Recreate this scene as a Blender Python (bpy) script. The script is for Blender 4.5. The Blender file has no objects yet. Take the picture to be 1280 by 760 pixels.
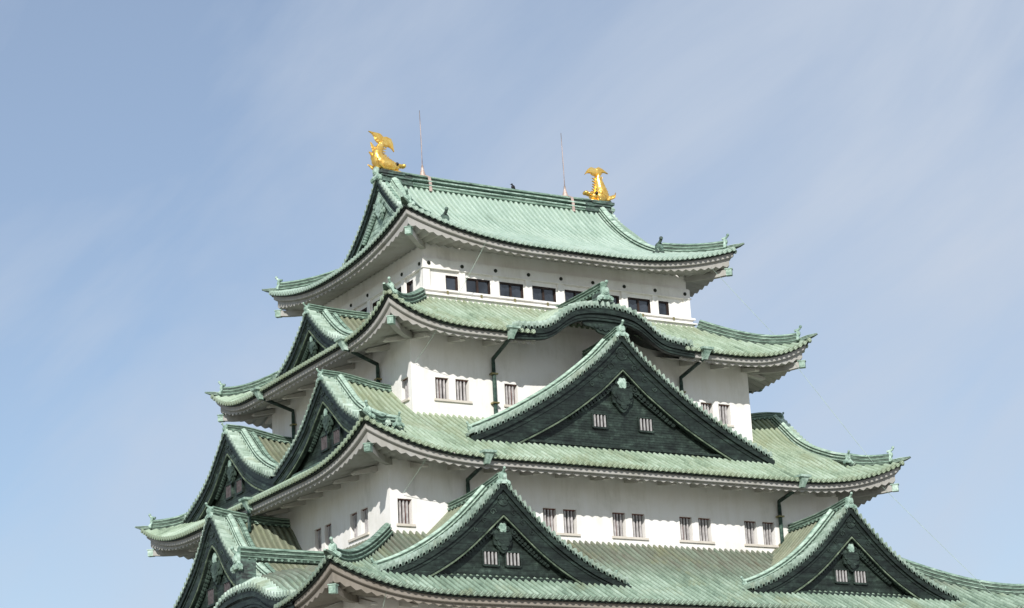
import bpy, math, random
from mathutils import Vector, Matrix
random.seed(7)
R = math.radians
sc = bpy.context.scene
COL = sc.collection
K = 2.1212                       # one bay (7 shaku)
GROUND = -39.1                   # heights are measured from the nail covers of the top storey

# ---------------------------------------------------------------- camera
cam_d = bpy.data.cameras.new('camera'); cam = bpy.data.objects.new('camera', cam_d); COL.objects.link(cam)
CF, CX, CY, CZ, YAW, PITCH, ROLL = 2846.023, -65.405, -110.533, -37.519, R(30.886644), R(16.43782258), R(-3.05333402)
fwd = Vector((math.sin(YAW)*math.cos(PITCH), math.cos(YAW)*math.cos(PITCH), math.sin(PITCH)))
rt = Vector((math.cos(YAW), -math.sin(YAW), 0)); up = rt.cross(fwd)
r2 = math.cos(ROLL)*rt + math.sin(ROLL)*up; u2 = -math.sin(ROLL)*rt + math.cos(ROLL)*up
m = Matrix((r2, u2, -fwd)).transposed().to_4x4(); m.translation = Vector((CX, CY, CZ))
cam.matrix_world = m
cam_d.sensor_width = 36; cam_d.lens = 36*CF/1280; cam_d.clip_end = 20000
sc.camera = cam

# ---------------------------------------------------------------- sky and sun
SUN = Vector((-1.087, -1.47, 1.0)).normalized()
sun_el = math.asin(SUN.z); sun_az = math.atan2(SUN.x, SUN.y)
w = bpy.data.worlds.new('World'); sc.world = w; w.use_nodes = True
nt = w.node_tree; nt.nodes.clear()
def N(t, kind, **kw):
    n = t.nodes.new(kind)
    for k, v in kw.items(): setattr(n, k, v)
    return n
out = N(nt, 'ShaderNodeOutputWorld'); bg = N(nt, 'ShaderNodeBackground'); bg.inputs[1].default_value = 0.124
sky = N(nt, 'ShaderNodeTexSky', sky_type='NISHITA'); sky.sun_disc = False
sky.sun_elevation = sun_el; sky.sun_rotation = sun_az; sky.air_density = 1.0; sky.dust_density = .5; sky.ozone_density = 2.2
tc = N(nt, 'ShaderNodeTexCoord'); mp = N(nt, 'ShaderNodeMapping'); st_ = (rt*.72+up*.69).normalized(); pp_ = (up*.72-rt*.69).normalized(); em = Matrix((st_, pp_, st_.cross(pp_))).transposed().to_euler(); mp.vector_type = 'TEXTURE'
mp.inputs['Rotation'].default_value = em; mp.inputs['Scale'].default_value = (1/2.6, 1/8.0, 1/5.0)
no = N(nt, 'ShaderNodeTexNoise'); no.inputs['Scale'].default_value = 1.1; no.inputs['Detail'].default_value = 9; no.inputs['Roughness'].default_value = .56; no.inputs['Distortion'].default_value = .6
no2 = N(nt, 'ShaderNodeTexNoise'); no2.inputs['Scale'].default_value = 3.2; no2.inputs['Detail'].default_value = 3
ad = N(nt, 'ShaderNodeMath', operation='MULTIPLY_ADD'); ad.inputs[1].default_value = .55
mr = N(nt, 'ShaderNodeMapRange'); mr.inputs[1].default_value = .56; mr.inputs[2].default_value = 1.02; mr.inputs[3].default_value = .30; mr.inputs[4].default_value = .92
mx = N(nt, 'ShaderNodeMix', data_type='RGBA'); mx.inputs[7].default_value = (4.6, 5.2, 6.15, 1)
L = nt.links.new
L(tc.outputs['Generated'], mp.inputs[0]); L(mp.outputs[0], no.inputs['Vector']); L(tc.outputs['Generated'], no2.inputs['Vector'])
L(no2.outputs[0], ad.inputs[0]); L(no.outputs[0], ad.inputs[2]); dt = N(nt, 'ShaderNodeVectorMath', operation='DOT_PRODUCT'); dt.inputs[1].default_value = Vector((.88, -.48, -.12))   # thicker veil towards the south-east
a2_ = N(nt, 'ShaderNodeMath', operation='MULTIPLY_ADD'); a2_.inputs[1].default_value = .45
L(tc.outputs['Generated'], dt.inputs[0]); L(dt.outputs['Value'], a2_.inputs[0]); L(ad.outputs[0], a2_.inputs[2]); L(a2_.outputs[0], mr.inputs[0])
L(mr.outputs[0], mx.inputs[0]); L(sky.outputs[0], mx.inputs[6]); L(mx.outputs[2], bg.inputs[0]); L(bg.outputs[0], out.inputs[0])
sd = bpy.data.lights.new('sun', 'SUN'); sd.energy = 4.8; sd.angle = R(.5); sd.color = (1, .965, .915)
so = bpy.data.objects.new('sun', sd); COL.objects.link(so); so.rotation_euler = (-SUN).to_track_quat('-Z', 'Y').to_euler()
so.location = (-200, -270, 180)
sc.view_settings.view_transform = 'Standard'; sc.view_settings.look = 'None'; sc.view_settings.exposure = 0.0; sc.view_settings.gamma = 1

# ---------------------------------------------------------------- materials
def mat(name, base, rough=.7, metal=0.0, spec=.3):
    m = bpy.data.materials.new(name); m.use_nodes = True
    b = m.node_tree.nodes['Principled BSDF']
    b.inputs['Base Color'].default_value = (*base, 1); b.inputs['Roughness'].default_value = rough
    b.inputs['Metallic'].default_value = metal; b.inputs['Specular IOR Level'].default_value = spec
    return m, m.node_tree, b
def ramp(t, stops):
    r = N(t, 'ShaderNodeValToRGB'); e = r.color_ramp.elements
    while len(e) < len(stops): e.new(.5)
    for el, (p, c) in zip(e, stops): el.position = p; el.color = (*c, 1)
    return r
def noise(t, vec, scale, detail=4, rough=.55, dist=0):
    n = N(t, 'ShaderNodeTexNoise'); n.inputs['Scale'].default_value = scale; n.inputs['Detail'].default_value = detail
    n.inputs['Roughness'].default_value = rough; n.inputs['Distortion'].default_value = dist
    t.links.new(vec, n.inputs['Vector']); return n
def math_(t, op, a, b=None, c=None):
    n = N(t, 'ShaderNodeMath', operation=op)
    for i, v in enumerate((a, b, c)):
        if v is None: continue
        if isinstance(v, (int, float)): n.inputs[i].default_value = v
        else: t.links.new(v, n.inputs[i])
    return n.outputs[0]
def mixc(t, f, a, b, blend='MIX'):
    n = N(t, 'ShaderNodeMix', data_type='RGBA', blend_type=blend)
    for i, v in ((0, f), (6, a), (7, b)):
        if isinstance(v, (int, float)): n.inputs[i].default_value = v
        elif isinstance(v, tuple): n.inputs[i].default_value = (*v, 1)
        else: t.links.new(v, n.inputs[i])
    return n.outputs[2]
def bump(t, b, h, dist=.02, strength=.6):
    n = N(t, 'ShaderNodeBump'); n.inputs['Distance'].default_value = dist; n.inputs['Strength'].default_value = strength
    t.links.new(h, n.inputs['Height']); t.links.new(n.outputs[0], b.inputs['Normal'])

def patina(name, dark, mid, pale, brown=None, brown_e=(3.0, 6.0), brown_amt=.8, shift=0.0, grime_shade=.42, runs=.5, olive=.45):
    """verdigris copper tiles; uv = (metres along the eave, metres up the slope)"""
    m, t, b = mat(name, mid, .62, 0, .35)
    co = N(t, 'ShaderNodeTexCoord'); ob = co.outputs['Object']; uv = co.outputs['UV']
    mp = N(t, 'ShaderNodeMapping'); mp.inputs['Scale'].default_value = (3.2, .42, 1); t.links.new(uv, mp.inputs[0])
    st = noise(t, mp.outputs[0], 1.6, 5, .62, .3)
    bg_ = noise(t, ob, .28, 4, .6, .5); fi = noise(t, ob, 5.5, 4, .65)
    # every row of tiles weathered a little differently
    sp = N(t, 'ShaderNodeSeparateXYZ'); t.links.new(uv, sp.inputs[0])
    row = math_(t, 'FLOOR', math_(t, 'ADD', math_(t, 'DIVIDE', sp.outputs[0], K/6), .5))
    crs = math_(t, 'FLOOR', math_(t, 'DIVIDE', sp.outputs[1], .62))
    cb = N(t, 'ShaderNodeCombineXYZ'); t.links.new(row, cb.inputs[0]); t.links.new(crs, cb.inputs[1])
    wn = N(t, 'ShaderNodeTexWhiteNoise', noise_dimensions='2D'); t.links.new(cb.outputs[0], wn.inputs['Vector'])
    v = math_(t, 'MULTIPLY_ADD', st.outputs[0], .45, math_(t, 'MULTIPLY', bg_.outputs[0], .42))
    v = math_(t, 'MULTIPLY_ADD', fi.outputs[0], .24, v)
    v = math_(t, 'MULTIPLY_ADD', wn.outputs[0], .10, v)
    v = math_(t, 'ADD', v, -.13+shift)
    rp = ramp(t, [(.30, dark), (.47, mid), (.66, pale)]); t.links.new(v, rp.inputs[0])
    colr = rp.outputs[0]
    if brown:
        g = N(t, 'ShaderNodeMapRange', interpolation_type='SMOOTHSTEP'); t.links.new(sp.outputs[1], g.inputs[0])
        g.inputs[1].default_value = brown_e[0]; g.inputs[2].default_value = brown_e[1]
        k = math_(t, 'MULTIPLY', g.outputs[0], math_(t, 'MULTIPLY_ADD', st.outputs[0], 1.6, -.15))
        k = math_(t, 'MULTIPLY', k, brown_amt); k = math_(t, 'MINIMUM', math_(t, 'MAXIMUM', k, 0.0), 1.0)
        colr = mixc(t, k, colr, brown)
    mp2 = N(t, 'ShaderNodeMapping'); mp2.inputs['Scale'].default_value = (5.5, .22, 1); t.links.new(uv, mp2.inputs[0])
    s2 = noise(t, mp2.outputs[0], 1.0, 4, .6); big = noise(t, ob, .42, 5, .65, .8)
    f1 = N(t, 'ShaderNodeMapRange', interpolation_type='SMOOTHSTEP'); t.links.new(s2.outputs[0], f1.inputs[0]); f1.inputs[1].default_value = .56; f1.inputs[2].default_value = .74; f1.inputs[4].default_value = runs
    f2 = N(t, 'ShaderNodeMapRange', interpolation_type='SMOOTHSTEP'); t.links.new(big.outputs[0], f2.inputs[0]); f2.inputs[1].default_value = .50; f2.inputs[2].default_value = .68; f2.inputs[4].default_value = olive
    colr = mixc(t, f2.outputs[0], colr, (.235, .25, .135)); colr = mixc(t, f1.outputs[0], colr, dark)
    # dirt in the pans between the rolls, with groove shade painted in
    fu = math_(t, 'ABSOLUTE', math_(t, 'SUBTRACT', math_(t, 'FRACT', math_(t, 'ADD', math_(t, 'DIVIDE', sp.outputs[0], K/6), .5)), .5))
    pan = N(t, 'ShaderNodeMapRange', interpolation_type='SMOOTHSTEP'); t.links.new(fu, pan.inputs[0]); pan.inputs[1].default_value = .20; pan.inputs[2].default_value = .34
    colr = mixc(t, math_(t, 'MULTIPLY', pan.outputs[0], grime_shade), colr, tuple(x*.5+y*.5 for x, y in zip(dark, brown or dark)))
    # overlapping courses: thin dirty joint
    fr = math_(t, 'FRACT', math_(t, 'DIVIDE', sp.outputs[1], .62))
    jn = math_(t, 'LESS_THAN', fr, .035)
    colr = mixc(t, math_(t, 'MULTIPLY', jn, .35), colr, dark)
    t.links.new(colr, b.inputs['Base Color'])
    bump(t, b, math_(t, 'ADD', math_(t, 'MULTIPLY', fr, -.8), fi.outputs[0]), .018, .5)
    return m
DK = (.045, .085, .062); MD = (.19, .315, .225); PL = (.40, .56, .44)
M = {}
M['tileA'] = patina('pale_verdigris_tiles', (.18, .255, .205), (.315, .42, .345), (.42, .525, .445), shift=.09, grime_shade=.38, runs=.22, olive=.08)
M['tileB'] = patina('verdigris_tiles', (.10, .15, .10), (.30, .39, .28), (.45, .55, .44), (.27, .27, .17), (2.0, 5.0), .5, shift=.04, grime_shade=.8)
M['tileC'] = patina('mossy_verdigris_tiles', (.10, .15, .10), (.30, .39, .28), (.45, .55, .44), (.28, .29, .17), (3.0, 6.5), .55, shift=.03, grime_shade=.8)
M['tileD'] = patina('brown_verdigris_tiles', (.09, .14, .105), (.235, .325, .245), (.42, .53, .43), (.115, .105, .08), (2.0, 5.6), 1.05, shift=.02, grime_shade=.8)
M['tileG'] = patina('gable_verdigris_tiles', (.09, .13, .09), (.24, .295, .205), (.42, .49, .38), (.165, .15, .10), (.5, 4.0), .75, grime_shade=.65)
M['verge'] = patina('verge_verdigris', (.045, .07, .055), (.30, .40, .32), (.54, .66, .57), shift=.06, grime_shade=1.0)

def weathered(name, stops, scale=1.0, stretch=(1, 1, 4), rough=.65, bmp=.02, plates=False):
    m, t, b = mat(name, stops[1][1], rough, 0, .3)
    co = N(t, 'ShaderNodeTexCoord'); mp = N(t, 'ShaderNodeMapping'); mp.inputs['Scale'].default_value = stretch
    t.links.new(co.outputs['Object'], mp.inputs[0])
    a = noise(t, mp.outputs[0], 1.2*scale, 6, .68, .4); c = noise(t, co.outputs['Object'], 6*scale, 3, .6)
    v = math_(t, 'MULTIPLY_ADD', c.outputs[0], .3, math_(t, 'MULTIPLY', a.outputs[0], .85))
    rp = ramp(t, stops); t.links.new(v, rp.inputs[0])
    if not plates:
        t.links.new(rp.outputs[0], b.inputs['Base Color']); bump(t, b, c.outputs[0], bmp, .5); return m
    # lapped copper plates with seams
    sp = N(t, 'ShaderNodeSeparateXYZ'); t.links.new(co.outputs['Object'], sp.inputs[0])
    cb = N(t, 'ShaderNodeCombineXYZ'); t.links.new(math_(t, 'ADD', sp.outputs[0], sp.outputs[1]), cb.inputs[0]); t.links.new(sp.outputs[2], cb.inputs[1])
    br = N(t, 'ShaderNodeTexBrick'); t.links.new(cb.outputs[0], br.inputs['Vector']); br.inputs['Scale'].default_value = 1.0
    br.inputs['Brick Width'].default_value = 1.7; br.inputs['Row Height'].default_value = .28; br.inputs['Mortar Size'].default_value = .012
    br.inputs['Color1'].default_value = (.85, .85, .85, 1); br.inputs['Color2'].default_value = (1.22, 1.22, 1.22, 1); br.inputs['Mortar'].default_value = (.62, .62, .62, 1)
    cc = mixc(t, 1.0, rp.outputs[0], br.outputs['Color'], 'MULTIPLY'); t.links.new(cc, b.inputs['Base Color'])
    bump(t, b, math_(t, 'MULTIPLY_ADD', br.outputs['Fac'], -1.5, c.outputs[0]), bmp*1.5, .6); return m
M['ridge'] = weathered('weathered_ridge_copper', [(.36, (.02, .035, .028)), (.47, (.10, .155, .12)), (.60, (.20, .30, .235)), (.76, (.42, .54, .45))], .8, (1, 1, 9))
M['ridge_pale'] = weathered('pale_ridge_copper', [(.34, (.06, .10, .08)), (.46, (.22, .31, .245)), (.60, (.36, .48, .39)), (.76, (.55, .66, .56))], 1.0, (1, 1, 6))
M['recess'] = weathered('ridge_recess_shade', [(.36, (.012, .02, .016)), (.50, (.04, .062, .048)), (.64, (.09, .135, .105)), (.8, (.2, .28, .22))], 1.0, (1, 1, 4))  # ridge copper darkened to paint the shade in its hollows
M['ridge_dark'] = weathered('stained_ridge_copper', [(.38, (.016, .02, .02)), (.52, (.05, .062, .058)), (.64, (.09, .14, .115)), (.8, (.22, .32, .27))])
M['ornament'] = weathered('mint_ornament_copper', [(.36, (.05, .085, .068)), (.50, (.19, .285, .23)), (.62, (.34, .46, .385)), (.78, (.56, .68, .61))], 1.6, (1, 1, 1))
M['dark'] = weathered('dark_copper_boards', [(.38, (.005, .008, .007)), (.52, (.010, .016, .0135)), (.66, (.020, .032, .026)), (.82, (.05, .08, .065))], .8, (1, 1, 3), .5, .012, True)
M['board'] = weathered('dark_green_boards', [(.36, (.007, .010, .009)), (.50, (.014, .021, .0175)), (.64, (.027, .042, .034)), (.82, (.085, .125, .10))], .9, (1, 1, 2), .5, .012, True)
M['board_light'] = weathered('light_green_gable_boards', [(.36, (.07, .10, .085)), (.50, (.17, .235, .195)), (.62, (.28, .38, .32)), (.78, (.42, .54, .46))], 1.0, (1, 1, 2), .6, .012)
M['board_mid'] = weathered('mid_green_carving', [(.36, (.012, .019, .016)), (.50, (.028, .044, .035)), (.62, (.052, .08, .063)), (.80, (.13, .19, .155))], 2.2, (1, 1, 1), .55, .012)
M['trim'] = weathered('pale_trim_copper', [(.36, (.02, .03, .02)), (.50, (.065, .092, .06)), (.64, (.14, .18, .12)), (.8, (.28, .35, .25))], 1.4, (1, 1, 1))
M['pipe'] = weathered('dark_pipe_copper', [(.38, (.008, .016, .014)), (.52, (.018, .038, .032)), (.66, (.05, .09, .07)), (.82, (.12, .2, .16))], 1.2, (1, 1, 2), .5)

def plaster(name, base, stain=.5, spots=0):
    m, t, b = mat(name, base, .85, 0, .15)
    co = N(t, 'ShaderNodeTexCoord'); ob = co.outputs['Object']
    mp = N(t, 'ShaderNodeMapping'); mp.inputs['Scale'].default_value = (1.6, 1.6, .35); t.links.new(ob, mp.inputs[0])
    st = noise(t, mp.outputs[0], .9, 6, .65, .4); cl = noise(t, ob, .35, 5, .62, .6); fi = noise(t, ob, 9, 3, .6)
    k = math_(t, 'MULTIPLY_ADD', cl.outputs[0], .6, math_(t, 'MULTIPLY', st.outputs[0], .5))
    wn_ = N(t, 'ShaderNodeMapping'); wn_.inputs['Scale'].default_value = (5, 5, .45); t.links.new(ob, wn_.inputs[0]); dr = noise(t, wn_.outputs[0], 1.0, 4, .7, .2)
    k = math_(t, 'MULTIPLY_ADD', dr.outputs[0], .16, math_(t, 'ADD', k, -.09))
    rp = ramp(t, [(.46, (1, 1, 1)), (.56, (.94, .93, .905)), (.66, (.80, .79, .75)), (.78, (.56, .55, .50))]); t.links.new(k, rp.inputs[0])
    c = mixc(t, stain, base, mixc(t, 1.0, base, rp.outputs[0], 'MULTIPLY'))
    t.links.new(c, b.inputs['Base Color']); bump(t, b, math_(t, 'ADD', fi.outputs[0], cl.outputs[0]), .012, .35)
    return m
M['plaster'] = plaster('white_plaster', (.83, .815, .79), .7)
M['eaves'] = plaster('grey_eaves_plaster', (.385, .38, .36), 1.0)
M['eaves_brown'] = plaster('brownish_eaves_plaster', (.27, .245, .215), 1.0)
M['beam'] = plaster('beam_plaster', (.58, .565, .53), .8)
M['sill'] = plaster('sill_plaster', (.62, .58, .52), .7)
def plain(name, c, rough=.6, metal=0., spec=.3, var=.25, sc_=4):
    m, t, b = mat(name, c, rough, metal, spec)
    co = N(t, 'ShaderNodeTexCoord'); n = noise(t, co.outputs['Object'], sc_, 4, .6)
    lo = tuple(x*(1-var) for x in c); hi = tuple(min(1, x*(1+var)) for x in c)
    rp = ramp(t, [(.35, lo), (.65, hi)]); t.links.new(n.outputs[0], rp.inputs[0]); t.links.new(rp.outputs[0], b.inputs['Base Color'])
    bump(t, b, n.outputs[0], .01, .3); return m
M['glass'] = plain('dark_window_glass', (.022, .027, .034), .07, 0, .9, .6, .8)
M['frame'] = plain('brown_window_frame', (.035, .022, .018), .5)
M['bar'] = plain('weathered_window_bars', (.44, .42, .415), .7, 0, .2, .25)
M['void'] = plain('dark_window_back', (.014, .012, .012), .8)
M['red'] = plain('red_brown_shutter', (.15, .05, .04), .7)
M['whitebar'] = plain('pale_window_bars', (.36, .352, .345), .7, 0, .2, .2)
M['dimbar'] = plain('dim_window_bars', (.085, .075, .078), .7, 0, .2, .3)
M['nail'] = plain('dark_bronze', (.03, .035, .025), .5, .4)
M['brass'] = plain('brass_outlet', (.25, .22, .10), .45, .4)
M['pinkcopper'] = plain('pinkish_copper', (.50, .38, .33), .5, .2, .4, .2, 8)
M['rod'] = plain('grey_pink_rod', (.36, .30, .29), .5, .3)
M['cable'] = plain('pale_green_cable', (.34, .44, .37), .6)
M['bird'] = plain('black_feathers', (.012, .012, .014), .6)
M['stone'] = plain('stone_base', (.22, .21, .19), .85, 0, .2, .35, .8)
M['ground'] = plain('gravel_ground', (.30, .28, .235), .95, 0, .1, .2, .4)
mg, tg, bgd = mat('gold_leaf', (.86, .50, .09), .27, .8, .5)
cog = N(tg, 'ShaderNodeTexCoord'); vo = N(tg, 'ShaderNodeTexVoronoi'); vo.inputs['Scale'].default_value = 6; tg.links.new(cog.outputs['Object'], vo.inputs['Vector'])
ng = noise(tg, cog.outputs['Object'], 3, 3); rg = ramp(tg, [(.3, (.80, .44, .08)), (.55, (.95, .62, .16)), (.8, (1.0, .74, .28))]); tg.links.new(ng.outputs[0], rg.inputs[0]); tg.links.new(rg.outputs[0], bgd.inputs['Base Color'])
bump(tg, bgd, vo.outputs['Distance'], .04, .45); M['gold'] = mg
M['eye'] = plain('dark_eye', (.02, .012, .01), .3)

# ---------------------------------------------------------------- mesh helpers
class MB:
    def __init__(s): s.v = []; s.f = []; s.uv = []; s.mi = []; s.sm = []
    def face(s, idx, mi=0, uv=None, smooth=False):
        s.f.append(tuple(idx)); s.mi.append(mi); s.uv.append(uv); s.sm.append(smooth)
    def vert(s, p): s.v.append((float(p[0]), float(p[1]), float(p[2]))); return len(s.v)-1
    def quad(s, a, b, c, d, mi=0):
        i = [s.vert(p) for p in (a, b, c, d)]; s.face(i, mi)
    def box(s, lo, hi, mi=0, M_=None):
        x0, y0, z0 = lo; x1, y1, z1 = hi
        P = [(x, y, z) for z in (z0, z1) for y in (y0, y1) for x in (x0, x1)]
        if M_: P = [M_(*p) for p in P]
        b = len(s.v); [s.vert(p) for p in P]
        for f in ((0, 1, 3, 2), (4, 6, 7, 5), (0, 4, 5, 1), (2, 3, 7, 6), (0, 2, 6, 4), (1, 5, 7, 3)): s.face([b+i for i in f], mi)
    def prism(s, poly, M_, d0, d1, mi=0, smooth=False):
        """poly of (a, b) extruded from d0 to d1; M_(a, d, b) -> world"""
        n = len(poly); b = len(s.v)
        for d in (d0, d1):
            for a, z in poly: s.vert(M_(a, d, z))
        s.face([b+i for i in range(n)], mi); s.face([b+n+i for i in range(n)][::-1], mi)
        for i in range(n): j = (i+1) % n; s.face((b+i, b+j, b+n+j, b+n+i), mi, None, smooth)
    def grid(s, rows, mi=0, uvs=None, smooth=False, close=False):
        b = len(s.v); n = len(rows[0])
        for r in rows:
            for p in r: s.vert(p)
        for i in range(len(rows)-1):
            for j in range(n if close else n-1):
                k = (j+1) % n
                uv = (uvs[i][j], uvs[i][k], uvs[i+1][k], uvs[i+1][j]) if uvs else None
                s.face((b+i*n+j, b+i*n+k, b+(i+1)*n+k, b+(i+1)*n+j), mi, uv, smooth)
    def sweep(s, path, prof, mi=0, smooth=False, scale=None, caps=True, updir=None):
        f_start = len(s.f)
        path = [Vector(p) for p in path]; rows = []
        for i, p in enumerate(path):
            t = (path[min(i+1, len(path)-1)]-path[max(i-1, 0)]).normalized()
            u0 = Vector(updir) if updir else Vector((0, 0, 1))
            sd_ = t.cross(u0)
            if sd_.length < 1e-4: sd_ = Vector((1, 0, 0))
            sd_.normalize(); up_ = sd_.cross(t).normalized()
            k = scale[i] if scale else 1
            rows.append([p+sd_*(a*k)+up_*(b_*k) for a, b_ in prof])
        b = len(s.v); n = len(prof); s.grid(rows, mi, None, smooth, True)
        if n == 30: ridge_paint(s, f_start)
        if caps:
            s.face([b+i for i in range(n)], mi); s.face([b+(len(rows)-1)*n+i for i in range(n)][::-1], mi)
    def tube(s, path, r, n=8, mi=0, scale=None, smooth=True):
        s.sweep(path, [(r*math.cos(2*math.pi*i/n), r*math.sin(2*math.pi*i/n)) for i in range(n)], mi, smooth, scale)
    def disc(s, c, nrm, r, th, n=8, mi=0):
        c = Vector(c); nrm = Vector(nrm).normalized(); s.tube([c, c+nrm*th], r, n, mi, None, False)
    def ball(s, c, r, mi=0, n=8, m_=6, sq=(1, 1, 1)):
        rows = []
        for i in range(m_+1):
            th = math.pi*i/m_
            rows.append([(c[0]+r*sq[0]*math.sin(th)*math.cos(2*math.pi*j/n), c[1]+r*sq[1]*math.sin(th)*math.sin(2*math.pi*j/n), c[2]+r*sq[2]*math.cos(th)) for j in range(n)])
        s.grid(rows, mi, None, True, True)
    def build(s, name, mats, parent=None):
        me = bpy.data.meshes.new(name); me.from_pydata(s.v, [], s.f)
        if not isinstance(mats, (list, tuple)): mats = [mats]
        for m_ in mats: me.materials.append(m_)
        me.polygons.foreach_set('material_index', s.mi); me.polygons.foreach_set('use_smooth', s.sm)
        if any(s.uv):
            ul = me.uv_layers.new(name='UVMap').data; k = 0
            for f, uv in zip(s.f, s.uv):
                for i in range(len(f)):
                    if uv: ul[k].uv = uv[i]
                    k += 1
        me.update(); me.validate()
        o = bpy.data.objects.new(name, me); COL.objects.link(o)
        if parent is not None:
            o.parent = parent
            if parent.type == 'EMPTY': o.location = -parent.location
        return o
def empty(name, loc, label, cat, group=None):
    o = bpy.data.objects.new(name, None); COL.objects.link(o); o.location = loc; o.empty_display_size = .5
    o['label'] = label; o['category'] = cat
    if group: o['group'] = group
    return o
def lerp_tab(tab, s):
    """smooth (monotone cubic) interpolation of a table"""
    s = abs(s)
    if s <= tab[0][0]: return tab[0][1]
    n = len(tab)
    if s >= tab[-1][0]:
        (a, b), (c, d) = tab[-2], tab[-1]; return d+(d-b)/(c-a)*(s-c)
    for i in range(n-1):
        if tab[i][0] <= s <= tab[i+1][0]: break
    def slope(k):
        if k == 0: return (tab[1][1]-tab[0][1])/(tab[1][0]-tab[0][0])
        if k == n-1: return (tab[-1][1]-tab[-2][1])/(tab[-1][0]-tab[-2][0])
        return (tab[k+1][1]-tab[k-1][1])/(tab[k+1][0]-tab[k-1][0])
    h = tab[i+1][0]-tab[i][0]; t = (s-tab[i][0])/h
    return (2*t**3-3*t*t+1)*tab[i][1]+(t**3-2*t*t+t)*h*slope(i)+(-2*t**3+3*t*t)*tab[i+1][1]+(t**3-t*t)*h*slope(i+1)

PITCH_T = K/6
RIB = [(-.25, 0), (-.23, .50), (-.13, .90), (0, 1), (.13, .90), (.23, .50), (.25, 0)]
def rib_cols(centres):
    out = []
    for i, c in enumerate(centres):
        pl = (c-centres[i-1]) if i else (centres[1]-c)
        pr = (centres[i+1]-c) if i < len(centres)-1 else (c-centres[i-1])
        for a, h in RIB: out.append((c+a*(pl if a < 0 else pr), h, (round(centres[0]/PITCH_T)+i+a)*PITCH_T))
    return out
def tiled(mb, centres, vr, nv, S, ribh=.17, mi=0, lip=.10, cap=None, capr=.125, uvmap=None):
    cols = rib_cols(centres); rows = []; uvs = []
    for j in range(-1, nv+1):
        row = []; ur = []
        for (u, h, q) in cols:
            v0, v1 = vr(u); v = v0+(v1-v0)*max(j, 0)/nv; p = Vector(S(u, v))
            if j < 0: p.z += h*ribh*.6-lip*(.45 if cap and not isinstance(cap, Vector) else 1)
            else: p.z += h*ribh
            row.append(p); ur.append((q, uvmap(u, v)[1] if uvmap else v))
        rows.append(row); uvs.append(ur)
    mb.grid(rows, mi, uvs)
    if cap:
        for c in centres:
            v0, v1 = vr(c)
            if v1-v0 < .02: continue
            p = Vector(S(c, v0)); d = Vector(cap)
            mb.disc(p+Vector((0, 0, ribh*.18))-d*.03, d, capr, .12, 9, mi)
def ridge_prof(wd, h):
    half = [(.50, 0), (.50, .16), (.60, .18), (.60, .26), (.44, .28), (.44, .48), (.54, .50), (.54, .57), (.40, .60), (.40, .76), (.50, .78), (.50, .84), (.30, .88), (.20, .97), (.07, 1.0)]
    return [(a*wd, b*h) for a, b in half]+[(-a*wd, b*h) for a, b in half[::-1]]
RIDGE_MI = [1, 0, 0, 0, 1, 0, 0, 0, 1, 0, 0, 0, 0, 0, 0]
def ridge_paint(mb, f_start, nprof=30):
    # recessed strips of a swept ridge get painted shade, raised lips stay paler
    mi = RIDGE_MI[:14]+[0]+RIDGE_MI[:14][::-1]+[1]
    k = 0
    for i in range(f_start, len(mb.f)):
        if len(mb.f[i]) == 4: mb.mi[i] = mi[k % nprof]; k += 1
def arc_centres(f, s0, s1, step):
    out = [s0]; s = s0
    while True:
        sl = (f(s+.02)-f(s))/.02; s += step/math.sqrt(1+sl*sl)
        if s > s1: break
        out.append(s)
    return out

def oni(parent, p, out, size=1.0, horn=1.0, name='ridge_end_tile', mt=None):
    """ridge-end ornament: flared plate with boss, scrolls and a horn tile on top; out = horizontal outward direction"""
    mb = MB(); p = Vector(p); o_ = Vector(out).normalized(); sd_ = o_.cross(Vector((0, 0, 1)))
    T = lambda a, d, z: p+sd_*(a*size)+o_*(d*size)+Vector((0, 0, z*size))
    half = [(.0, .92), (.16, .90), (.27, .78), (.30, .60), (.27, .42), (.34, .30), (.50, .26), (.62, .10), (.60, -.10), (.48, -.16), (.40, -.05), (.30, .04), (.12, .0)]
    poly = half+[(-a, b) for a, b in half[:0:-1]]
    mb.prism(poly, T, -.10, .10)
    half2 = [(.0, .80), (.13, .78), (.20, .66), (.20, .45), (.10, .36)]
    mb.prism(half2+[(-a, b) for a, b in half2[:0:-1]], T, .10, .17)
    mb.disc(T(0, .15, .58), o_, .15*size, .07*size, 10)
    for s in (-1, 1):
        mb.disc(T(.47*s, .08, .06), o_, .13*size, .09*size, 8); mb.disc(T(.28*s, .08, .18), o_, .09*size, .08*size, 8)
    if horn < .1: return mb.build(name, mt or M['ornament'], parent)
    path = [T(0, -.28, .86), T(0, -.02, .90), T(0, .14, .97), T(0, .24, 1.07), T(0, .28, 1.15)]
    mb.tube(path[:5], .10*size*horn, 8, 0, [1.0, 1.05, 1.0, .95, 1.1]); mb.ball(T(0, .29, 1.19), .125*size*horn)
    return mb.build(name, mt or M['ornament'], parent)

# ---------------------------------------------------------------- faces of the keep
def FM(face, c=0.0):
    """(s, f, z) -> world: s sideways, f outwards from the keep's axis"""
    if face == 'y-': return lambda s, f, z: Vector((c+s, -f, z))
    if face == 'y+': return lambda s, f, z: Vector((c+s, f, z))
    if face == 'x-': return lambda s, f, z: Vector((-f, c+s, z))
    return lambda s, f, z: Vector((f, c+s, z))
OUT = {'y-': (0, -1, 0), 'y+': (0, 1, 0), 'x-': (-1, 0, 0), 'x+': (1, 0, 0)}

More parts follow.
